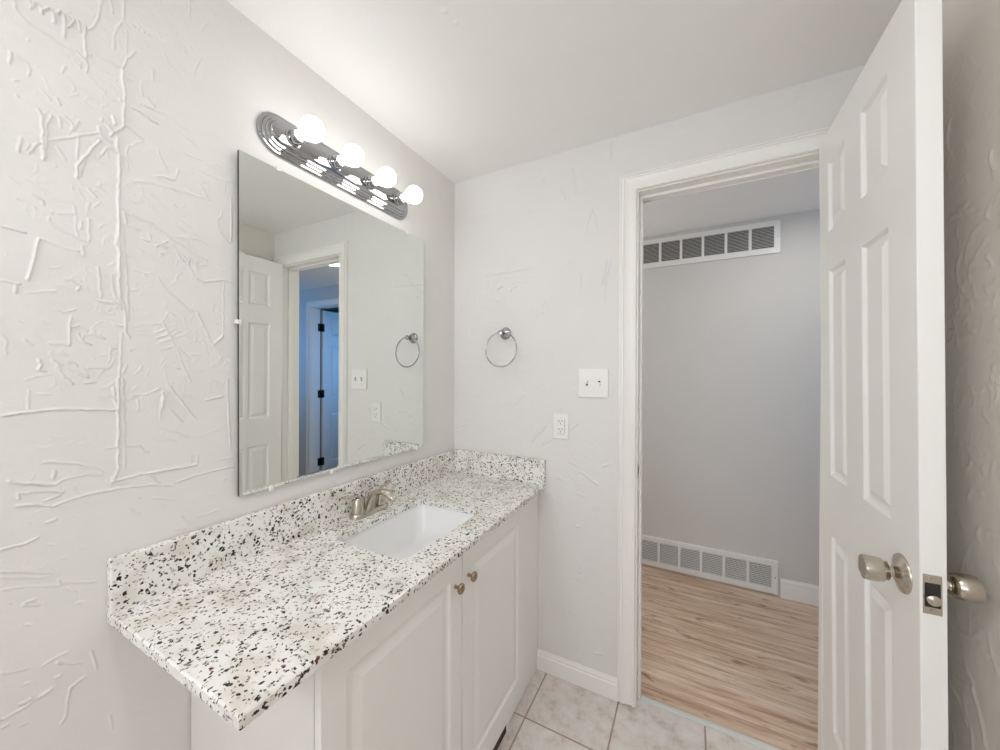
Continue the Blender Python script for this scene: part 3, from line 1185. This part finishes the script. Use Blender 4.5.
baseboard('baseboard_back', .459, .8135, YB + .001, .088, 'white baseboard between the vanity and the doorway casing')
baseboard('baseboard_hall', 1.547, D2X0 - .075, YH, .113, 'white baseboard right of the low vent in the hall')

# ------------------------------------------------------------------ panelled slabs


def panel_slab(mb, us, vs, panels, prof, T, mp, both=True, bprof=None):
    """slab with moulded panels: cells of the us x vs grid named in panels get nested rings"""
    def P(u, v, w):
        return mp(u, v, w)
    for side in ((0, 1) if both else (0,)):
        for i in range(len(us) - 1):
            for j in range(len(vs) - 1):
                u0, u1, v0, v1 = us[i], us[i + 1], vs[j], vs[j + 1]
                base = 0 if side == 0 else -T
                sg = 1 if side == 0 else -1
                if (i, j) in panels:
                    L = []
                    for ins, d in prof:
                        w = base + sg * d
                        L.append([P(u0 + ins, v0 + ins, w), P(u1 - ins, v0 + ins, w), P(u1 - ins, v1 - ins, w), P(u0 + ins, v1 - ins, w)])
                    mb.loops(L, False, True)
                else:
                    mb.add([P(u0, v0, base), P(u1, v0, base), P(u1, v1, base), P(u0, v1, base)], [(0, 1, 2, 3)])
    if not both:
        for i in range(len(us) - 1):
            for j in range(len(vs) - 1):
                mb.add([P(us[i], vs[j], -T), P(us[i + 1], vs[j], -T), P(us[i + 1], vs[j + 1], -T), P(us[i], vs[j + 1], -T)], [(3, 2, 1, 0)])
    for i in range(len(us) - 1):
        for v in (vs[0], vs[-1]):
            mb.add([P(us[i], v, 0), P(us[i + 1], v, 0), P(us[i + 1], v, -T), P(us[i], v, -T)], [(0, 1, 2, 3)])
    for j in range(len(vs) - 1):
        for u in (us[0], us[-1]):
            mb.add([P(u, vs[j], 0), P(u, vs[j + 1], 0), P(u, vs[j + 1], -T), P(u, vs[j], -T)], [(0, 1, 2, 3)])


DPROF = [(0, 0), (.004, -.004), (.007, -.008), (.012, -.0085), (.016, -.0085), (.034, -.0015), (.037, -.0015)]
PANELS6 = {(1, 1), (3, 1), (1, 3), (3, 3), (1, 5), (3, 5)}


def knob_set(parent, axis, base, name='door_knob'):
    """rosette + tulip knob on an axis that leaves the door face at base"""
    b = MB()
    b.lathe([(.018, 0.023), (.012, .0235), (.0105, .021), (.0105, .015), (.016, .011), (.036, .004), (.0375, .0015), (.0375, 0)][::-1], base, axis, 36)
    rose = b.build(name, M['nickel'], parent, smooth=45)
    b = MB()
    b.lathe([(.0105, .018), (.0108, .026), (.019, .0275), (.0222, .031), (.0238, .042), (.0240, .0545), (.0232, .0595), (.0205, .0605), (.019, .059), (.0, .059)], base, axis, 36)
    g = b.build('grip', M['nickel'], rose, smooth=40)
    return rose


# door_1, the open bathroom door
b = MB()
DX0, DX1, DY0, DY1, DZ1 = 1.436, 1.471, .950, 1.518, 2.064
panel_slab(b, [DY0, 1.060, 1.196, 1.302, 1.434, DY1], [.012, .255, .850, 1.030, 1.645, 1.760, 1.970, DZ1], PANELS6, DPROF, DX1 - DX0,
           lambda u, v, w: (DX0 - w, u, v))
d1 = b.build('door_1', M['door'], bevel=.0012, segs=1)
struct(d1, 'white six-panel bathroom door standing open at the right', 'door')
knob_set(d1, (-1, 0, 0), (DX0, 1.012, .939))
k2 = knob_set(d1, (1, 0, 0), (DX1, 1.002, .937))
b = MB()
b.box((1.4395, .9492, .898), (1.4645, .9505, .970))
lp = b.build('latch_plate', M['nickel'], d1, bevel=.003)
b = MB()
b.box((1.4418, .9488, .911), (1.4622, .9495, .955), 1)
b.lathe([(.0095, 0), (.0095, .006), (.004, .009), (0, .009)], (1.452, .9492, .926), (0, -1, 0), 24)
b.build('latch_bolt', [M['nickel'], M['dark']], lp, smooth=40)
for z in (.9045, .9625):
    b = MB()
    b.lathe([(.0034, 0), (.003, .001), (0, .001)], (1.452, .9493, z), (0, -1, 0), 16)
    b.build('screw', M['nickel'], lp, smooth=40)
for z in (.25, 1.03, 1.80):
    b = MB()
    b.lathe([(.0055, 0), (.0055, .085), (.003, .089), (0, .089)], (1.4765, 1.5235, z), (0, 0, 1), 16)
    b.box((1.441, 1.5183, z), (1.474, 1.5203, z + .085))
    hg = b.build('hinge', M['nickel'] if z > 1.5 else M['bronze'], d1, smooth=40)

# the old door hangs slightly out of plumb
piv = Vector((DX0, 1.5, 1.6))
d1.matrix_world = Matrix.Translation(piv) @ Matrix.Rotation(math.radians(-.75), 4, 'Y') @ Matrix.Translation(-piv)

# door_2, across the hall, swung into the room beyond
b = MB()
QY0 = YH + .142
panel_slab(b, [QY0, QY0 + .1, QY0 + .24, QY0 + .36, QY0 + .5, QY0 + .6], [.012, .255, .838, 1.026, 1.638, 1.752, 1.961, 2.05], PANELS6, DPROF, .035,
           lambda u, v, w: (2.818 - w, u, v))
d2 = b.build('door_2', M['door'])
struct(d2, 'white six-panel door across the hall with black hinges, seen in the mirror', 'door')
for z in (.22, 1.02, 1.80):
    b = MB()
    b.lathe([(.008, 0), (.008, .09), (.004, .096), (0, .096)], (2.811, QY0 - .006, z), (0, 0, 1), 16)
    b.box((2.8265, YH + .085, z), (2.8298, QY0 - .004, z + .09))
    b.box((2.8155, QY0 - .004, z), (2.8178, QY0 + .02, z + .09))
    h_ = b.build('hinge', M['bronze'], d2, smooth=40)
    h_['label'] = 'black hinge'
b = MB()
b.lathe([(.03, 0), (.028, .006), (.011, .012), (.010, .03), (.022, .038), (.026, .05), (.02, .06), (0, .062)], (2.818, QY0 + .54, .93), (-1, 0, 0), 24)
b.build('door_knob', M['nickel'], d2, smooth=40)

# ------------------------------------------------------------------ vanity cabinet
CX, CY0, CY1, CZ1 = .461, .430, YB - .002, .8175
cab = thing('vanity_cabinet', (.23, .98, 0), 'long white vanity cabinet with two raised-panel doors under the granite counter', 'cabinet')
b = MB()
b.box((.004, CY0, .001), (CX, CY0 + .016, CZ1))                 # near end panel
b.box((.004, CY1 - .016, .09), (CX - .018, CY1, CZ1))           # far end
b.box((.004, CY0 + .016, .09), (CX - .018, CY1 - .016, .105))   # bottom
b.box((.004, CY0 + .016, .105), (.012, CY1 - .016, CZ1))        # back
b.build('carcass', M['cabinet_side'], cab)
b = MB()
b.box((CX - .018, CY0 + .016, .09), (CX, .47, CZ1))
b.box((CX - .018, .87, .09), (CX, .92, CZ1))
b.box((CX - .018, 1.222, .001), (CX, CY1, .09))
b.box((CX - .018, 1.204, .001), (CX + .009, 1.222, .047))
b.box((CX - .018, 1.31, .09), (CX, CY1, CZ1))
b.box((CX - .018, .47, .76), (CX, .87, CZ1))
b.box((CX - .018, .92, .76), (CX, 1.31, CZ1))
b.box((CX - .018, .47, .09), (CX, .87, .125))
b.box((CX - .018, .92, .09), (CX, 1.31, .125))
b.build('face_frame', M['cabinet'], cab)
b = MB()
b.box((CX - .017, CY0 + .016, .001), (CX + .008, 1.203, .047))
t_ = b.build('toe_kick_shade', M['toe'], cab)  # dark strip put in where only shade shows below the doors
t_['label'] = 'dark toe-kick strip in place of the shade under the doors'
VPROF = [(0, 0), (.003, -.003), (.006, -.007), (.012, -.008), (.017, -.008), (.038, -.0008), (.040, -.0008)]


def cab_door(y0, y1, ky):
    b = MB()
    z0, z1 = .050, .806
    panel_slab(b, [y0, y0 + .058, y1 - .058, y1], [z0, z0 + .088, z1 - .056, z1], {(1, 1)}, VPROF, .0175,
               lambda u, v, w: (CX + .018 + w, u, v), both=False)
    d = b.build('door', M['cabinet'], cab, bevel=.002, segs=2)
    b = MB()
    b.lathe([(.0055, 0), (.005, .004), (.0042, .010), (.006, .014), (.0125, .0165), (.0150, .020), (.0140, .0245), (.009, .0275), (0, .028)], (CX + .018, ky, .727), (1, 0, 0), 28)
    k = b.build('knob', M['copper_knob'], d, smooth=50)
    return d


cab_door(.4315, .8925, .856)
cab_door(.8965, 1.345, .925)

# ------------------------------------------------------------------ countertop
ct = thing('countertop', (.25, .91, .8178), 'white granite countertop with black flecks and backsplash on the vanity', 'countertop')
X0, X1, Y0, Y1, ZB, ZT = .003, .4973, .288, YB - .003, .8178, .838
SX0, SX1, SY0, SY1, SR = .122, .404, .730, 1.128, .032


def rrect(x0, x1, y0, y1, r, n=6):
    pts = []
    for cx, cy, a0 in ((x1 - r, y1 - r, 0), (x0 + r, y1 - r, PI / 2), (x0 + r, y0 + r, PI), (x1 - r, y0 + r, 1.5 * PI)):
        for k in range(n + 1):
            a = a0 + PI / 2 * k / n
            pts.append((cx + r * math.cos(a), cy + r * math.sin(a)))
    return pts


def slab_with_hole():
    me_b = MB()
    e = .003
    inner = rrect(SX0, SX1, SY0, SY1, SR)
    top_o = [(X0, Y0 + e), (X1 - e, Y0 + e), (X1 - e, Y1), (X0, Y1)]
    full_o = [(X0, Y0), (X1, Y0), (X1, Y1), (X0, Y1)]

    def face(outer, z):
        bm = bmesh.new()
        es = []
        for lp in (outer, inner):
            vv = [bm.verts.new((x, y, z)) for x, y in lp]
            es += [bm.edges.new((vv[i], vv[(i + 1) % len(vv)])) for i in range(len(vv))]
        bmesh.ops.triangle_fill(bm, use_beauty=True, use_dissolve=False, edges=es)
        bm.verts.index_update()
        me_b.add([v.co[:] for v in bm.verts], [[v.index for v in f.verts] for f in bm.faces])
        bm.free()
    face(top_o, ZT)
    face(full_o, ZB)
    me_b.loops([[(x, y, ZB) for x, y in full_o], [(x, y, ZT - e) for x, y in full_o], [(x, y, ZT) for x, y in top_o]], False, False)
    me_b.loops([[(x, y, ZB) for x, y in inner], [(x, y, ZT) for x, y in inner]], False, False)
    return me_b


slab_with_hole().build('slab', M['granite'], ct)
b = MB()
b.box((.003, Y0, ZT), (.0225, Y1, .949))
b.build('backsplash', M['granite'], ct, bevel=.002)
b = MB()
b.box((.0226, Y1 - .02, ZT), (X1, Y1, .949))
b.build('side_splash', M['granite'], ct, bevel=.002)

# undermount sink
sk = thing('sink', (.263, .929, .68), 'white rectangular undermount sink set in the granite countertop', 'sink')
b = MB()
o_ = .006
rings = [(SX0 - .02, SX1 + .012, SY0 - .02, SY1 + .02, .04, .8172), (SX0 - o_, SX1 + o_, SY0 - o_, SY1 + o_, SR, .8172), (SX0 - o_ + .002, SX1 + o_ - .002, SY0 - o_ + .002, SY1 + o_ - .002, SR, .811),
         (SX0 + .012, SX1 - .012, SY0 + .014, SY1 - .014, .036, .73), (SX0 + .02, SX1 - .02, SY0 + .024, SY1 - .024, .04, .705), (SX0 + .04, SX1 - .04, SY0 + .045, SY1 - .045, .04, .69),
         (.225, .301, .891, .967, .0375, .684)]
outr = [(.19, .34, .85, 1.01, .0375, .674), (SX0 + .02, SX1 - .02, SY0 + .02, SY1 - .02, .04, .690), (SX0 - .012, SX1 + .008, SY0 - .012, SY1 + .012, .04, .80), (SX0 - .02, SX1 + .012, SY0 - .02, SY1 + .02, .04, .809)]
L = [[(x, y, r[5]) for x, y in rrect(*r[:5], n=8)] for r in rings]
L2 = [[(x, y, r[5]) for x, y in rrect(*r[:5], n=8)] for r in outr]
b.loops(L2 + L, True, True)
b.build('bowl', M['porcelain'], sk, smooth=50)
b = MB()
b.lathe([(.026, 0), (.026, .002), (.020, .003), (.019, .001), (.008, .001), (.006, .004), (0, .005)], (.263, .929, .6842), (0, 0, 1), 28)
b.build('drain', M['nickel'], sk, smooth=40)

# faucet
fx, fy, fz = .060, .930, ZT
fa = thing('faucet', (fx, fy, fz), 'brushed nickel two-handle centerset faucet behind the sink', 'faucet')


def stadium(hl, r, n=10):
    pts = []
    for k in range(n + 1):
        a = -PI / 2 + PI * k / n
        pts.append((r * math.sin(a + PI / 2), hl - r + r * math.sin(a + PI / 2)) if False else (r * math.cos(a + PI / 2 - PI / 2), 0))
    pts = []
    for k in range(n + 1):
        a = PI * k / n
        pts.append((r * math.cos(a), hl - r + r * math.sin(a)))
    for k in range(n + 1):
        a = PI + PI * k / n
        pts.append((r * math.cos(a), -(hl - r) + r * math.sin(a)))
    return pts


b = MB()
b.loops([[(fx + x, fy + y, fz + z) for x, y in stadium(hl, r)] for hl, r, z in ((.0785, .0265, .0005), (.0785, .0265, .010), (.0765, .0245, .0155), (.0725, .0205, .0175))])
b.build('base', M['nickel'], fa, smooth=40)
for s in (-1, 1):
    hy = fy + s * .051
    b = MB()
    b.lathe([(.0205, .0155), (.0200, .021), (.0185, .034), (.0155, .052), (.0125, .062), (.0095, .066), (0, .067)], (fx, hy, fz), (0, 0, 1), 28)
    hb = b.build('handle', M['nickel'], fa, smooth=45)
    b = MB()
    b.tube([(fx, hy - s * .006, fz + .060), (fx, hy, fz + .070), (fx - .001, hy + s * .012, fz + .0755), (fx - .003, hy + s * .032, fz + .076), (fx - .006, hy + s * .050, fz + .080), (fx - .007, hy + s * .058, fz + .083)],
           [.006, .0065, .0055, .0048, .0052, .0035], 12, squash=(.7, 1.25))
    b.build('lever', M['nickel'], hb, smooth=60)
b = MB()
b.tube([(fx + .004, fy, fz + .010), (fx + .006, fy, fz + .028), (fx + .014, fy, fz + .052), (fx + .028, fy, fz + .072), (fx + .050, fy, fz + .083), (fx + .074, fy, fz + .085), (fx + .095, fy, fz + .079), (fx + .108, fy, fz + .068)],
       [.019, .0175, .0155, .014, .013, .0125, .012, .0118], 20, squash=(.85, 1.15))
sp_ = b.build('spout', M['nickel'], fa, smooth=60)
b = MB()
b.lathe([(.0105, 0), (.0105, .012), (.0095, .014), (0, .014)], (fx + .1065, fy, fz + .0715), (.62, 0, -.78), 24)
b.build('aerator', M['nickel'], sp_, smooth=40)
b = MB()
b.tube([(fx - .024, fy, fz + .016), (fx - .026, fy, fz + .055)], .0025, 10)
b.lathe([(.003, 0), (.0062, .002), (.0062, .006), (.004, .009), (0, .010)], (fx - .026, fy, fz + .052), (0, 0, 1), 16)
b.build('lift_rod', M['nickel'], fa, smooth=40)

# ------------------------------------------------------------------ mirror
TILT = math.radians(.15)
MY0, MY1, MZ0, MZ1 = .5325, 1.2807, 1.0059, 1.9203
mr = thing('wall_mirror', (.008, (MY0 + MY1) / 2, MZ0), 'large frameless wall mirror above the counter held by clear clips', 'mirror')
mr.rotation_euler = (0, TILT, 0)
hw, hh, be = (MY1 - MY0) / 2, MZ1 - MZ0, .013


def mirror_loop(ins, x):
    return [(x, -hw + ins, ins), (x, hw - ins, ins), (x, hw - ins, hh - ins), (x, -hw + ins, hh - ins)]


b = MB()
b.loops([mirror_loop(0, -.003), mirror_loop(0, .0042)], True, False, mi=1)
b.loops([mirror_loop(0, .0042), mirror_loop(be, .00455)], False, True, mi=0)
b.build('glass', [M['mirror'], M['edge_shade']], mr, local=True)
for yy, zz, dy, dz in ((.638, 1.9203, 0, 1), (1.175, 1.9203, 0, 1), (.615, 1.0059, 0, -1), (.814, 1.0059, 0, -1), (1.239, 1.0059, 0, -1), (.5325, 1.468, -1, 0), (1.2807, 1.70, 1, 0)):
    yl, zl = yy - (MY0 + MY1) / 2, zz - MZ0
    b = MB()
    if dz:
        b.box((-.004, yl - .006, zl - (.006 if dz > 0 else .008)), (.0085, yl + .006, zl + (.008 if dz > 0 else .006)))
    else:
        b.box((-.004, yl - (.008 if dy < 0 else .006), zl - .006), (.0085, yl + (.006 if dy < 0 else .008), zl + .006))
    b.build('clip', M['clip'], mr, local=True, bevel=.0025)

# ------------------------------------------------------------------ vanity light
vl = thing('vanity_light', (0, .885, 2.023), 'chrome four-bulb vanity light bar on the wall above the mirror', 'light fixture')
b = MB()
steps = [(0, .0005), (0, .006), (.003, .009), (.009, .009), (.011, .014), (.017, .015), (.019, .021), (.025, .022), (.027, .028), (.030, .030)]
b.loops([[(x, .885 + q, 2.023 + p) for p, q in stadium(.302 - o, .058 - o, 14)] for o, x in steps], True, True)
b.build('back_plate', M['chrome'], vl, smooth=35)
for y in (.671, .813, .957, 1.100):
    b = MB()
    b.lathe([(.0245, 0), (.0245, .004), (.021, .006), (.0205, .030), (.0185, .033), (.014, .033)], (.0295, y, 2.024), (1, 0, 0), 32)
    so = b.build('socket', M['chrome'], vl, smooth=40)
    b = MB()
    c, r = .116, .0325
    pr = [(.0125, .058), (.0135, .066), (.0165, .075), (.021, .083)]
    for k in range(0, 15):
        a = math.radians(128 - k * 128 / 14)
        pr.append((r * math.sin(a), c - r * math.cos(PI - a) if False else c + r * math.cos(a)))
    b.lathe(pr, (0, y, 2.024), (1, 0, 0), 36)
    b.build('bulb', M['bulb'], vl, smooth=60)

# ------------------------------------------------------------------ towel ring
tr = thing('towel_ring', (.294, YB - .001, 1.52), 'chrome towel ring hanging on the back wall', 'towel ring')
b = MB()
b.lathe([(.0285, 0), (.0285, .004), (.026, .008), (.018, .011), (.017, .014), (.020, .017), (.019, .021), (.0105, .025), (.0095, .042), (.012, .046), (.013, .053), (.010, .058), (0, .059)], (.294, YB - .0005, 1.52), (0, -1, 0), 32)
b.build('post', M['chrome'], tr, smooth=40)
b = MB()
RR = .080
b.tube([(.294 + RR * math.sin(2 * PI * k / 56), YB - .050 + .004 * math.cos(2 * PI * k / 56), 1.443 + RR * math.cos(2 * PI * k / 56)) for k in range(56)], .0034, 10, closed=True)
b.build('ring', M['chrome'], tr, smooth=80)

# ------------------------------------------------------------------ switch + outlet
sw = thing('light_switch', (.7065, YB - .0015, 1.2925), 'white double light switch plate beside the doorway casing', 'light switch')
b = MB()
b.box((.643, YB - .0085, 1.232), (.770, YB - .0005, 1.353))
b.build('plate', M['plastic'], sw, bevel=.004, segs=3)
for x in (.682, .733):
    b = MB()
    b.box((x - .0055, YB - .0098, 1.2795), (x + .0055, YB - .0082, 1.3055))
    fr_ = b.build('toggle', M['plastic'], sw, bevel=.001)
    b = MB()
    b.box((x - .0045, YB - .0102, 1.2825), (x + .0045, YB - .0096, 1.3025))
    b.build('slot', M['dark'], fr_)
    b = MB()
    up = 1 if x < .7 else -1
    b.loops([[(x - .0042, YB - .0095, 1.2925 + z0), (x + .0042, YB - .0095, 1.2925 + z0), (x + .0042, YB - .0095, 1.2925 + z0 + .010), (x - .0042, YB - .0095, 1.2925 + z0 + .010)] for z0 in (-.005,)] +
            [[(x - .0034, YB - .021, 1.2925 + z0), (x + .0034, YB - .021, 1.2925 + z0), (x + .0034, YB - .021, 1.2925 + z0 + .007), (x - .0034, YB - .021, 1.2925 + z0 + .007)] for z0 in (.004 * up - .0035 + .003 * up,)])
    b.build('lever', M['plastic'], fr_, bevel=.001)
    for z in (1.2625, 1.3225):
        b = MB()
        b.lathe([(.0032, 0), (.0028, .001), (0, .001)], (x, YB - .0084, z), (0, -1, 0), 14)
        b.build('screw', M['plastic'], sw)
ou = thing('wall_outlet', (.5665, YB - .0015, 1.1035), 'white double power outlet on the back wall above the counter end', 'power outlet')
b = MB()
b.box((.531, YB - .0075, 1.047), (.602, YB - .0005, 1.160))
b.build('plate', M['plastic'], ou, bevel=.0035, segs=3)
b = MB()
b.box((.5495, YB - .0092, 1.0695), (.5835, YB - .0070, 1.1375))
rc = b.build('receptacle', M['plastic'], ou, bevel=.0012)
for zc in (1.086, 1.121):
    b = MB()
    for sx, w_, h_ in ((-.0065, .0022, .0085), (.0065, .0022, .0070)):
        b.box((.5665 + sx - w_ / 2, YB - .0096, zc + .004 - h_ / 2), (.5665 + sx + w_ / 2, YB - .0090, zc + .004 + h_ / 2))
    b.lathe([(.0024, 0), (.0024, .0005), (0, .0005)], (.5665, YB - .0091, zc - .0075), (0, -1, 0), 14)
    s_ = b.build('socket_holes', M['dark'], rc)
b = MB()
b.box((.5843, YB - .0080, 1.070), (.5850, YB - .0072, 1.137))
b.box((.5495, YB - .0080, 1.0682), (.5845, YB - .0072, 1.0689))
b.build('seam', M['dark'], ou)
for z in (1.0585, 1.1495):
    b = MB()
    b.lathe([(.0032, 0), (.0028, .001), (0, .001)], (.5665, YB - .0074, z), (0, -1, 0), 14)
    b.build('screw', M['plastic'], ou)

# ------------------------------------------------------------------ vents in the hall


def vent(z0, z1, label, n_slat):
    x1 = 1.5345
    n, pitch = 8, .1265
    x0 = x1 - .03 - n * pitch - .014
    v = thing('wall_vent', ((x0 + x1) / 2, YH, z0), label, 'air vent', 'long vents on the hall wall')
    zi0, zi1 = z0 + .034, z1 - .030
    c1 = x1 - .031
    cells = [(c1 - k * pitch - .1115, c1 - k * pitch) for k in range(n)]
    b = MB()
    yf, yb = YH - .012, YH - .001
    b.box((x0, yf, z0), (x1, yb, zi0))
    b.box((x0, yf, zi1), (x1, yb, z1))
    b.box((c1, yf, zi0), (x1, yb, zi1))
    b.box((x0, yf, zi0), (cells[-1][0], yb, zi1))
    b.build('frame', M['vent'], v, bevel=.002)
    for k in range(n - 1):
        b = MB()
        b.box((cells[k + 1][1], yf, zi0), (cells[k][0], yb, zi1))
        b.build('mullion', M['vent'], v)
    b = MB()
    b.box((cells[-1][0], YH - .0016, zi0), (c1, YH - .0006, zi1))
    bk = b.build('duct_opening', M['duct'], v)
    b = MB()
    dz = (zi1 - zi0) / n_slat
    for a0, a1 in cells:
        for k in range(n_slat):
            zc = zi0 + (k + .5) * dz
            b.add([(a0, yf + .0005, zc - .0030), (a1, yf + .0005, zc - .0030), (a1, YH - .002, zc + .0004), (a0, YH - .002, zc + .0004),
                   (a0, yf + .0005, zc - .0012), (a1, yf + .0005, zc - .0012), (a1, YH - .002, zc + .0016), (a0, YH - .002, zc + .0016)],
                  [(0, 1, 2, 3), (4, 5, 6, 7), (0, 1, 5, 4), (2, 3, 7, 6), (0, 3, 7, 4), (1, 2, 6, 5)])
    b.build('louvres', M['vent'], v)
    b = MB()
    b.lathe([(.004, 0), (.0035, .0015), (0, .0015)], (x1 - .014, yf + .0002, (z0 + z1) / 2), (0, -1, 0), 14)
    b.build('screw', M['nickel'], v)
    return v


vent(2.054, 2.249, 'long white vent high on the hall wall, just under the ceiling', 15)
vent(.013, .212, 'long white vent low on the hall wall, just above the wood floor', 12)

# ------------------------------------------------------------------ hall ceiling lamp
cl = thing('ceiling_light', (1.69, 2.109, HH), 'small round lit ceiling lamp in the hall, seen in the mirror', 'ceiling light')
b = MB()
b.lathe([(.085, -.0005), (.085, -.005), (.078, -.009), (.066, -.009), (.064, -.004)], (1.69, 2.109, HH), (0, 0, 1), 36)
b.build('trim_ring', M['plastic'], cl, smooth=40)
b = MB()
b.lathe([(.064, -.003), (.064, -.006), (.03, -.0075), (0, -.008)], (1.69, 2.109, HH), (0, 0, 1), 36)
b.build('lens', M['hall_lens'], cl, smooth=60)
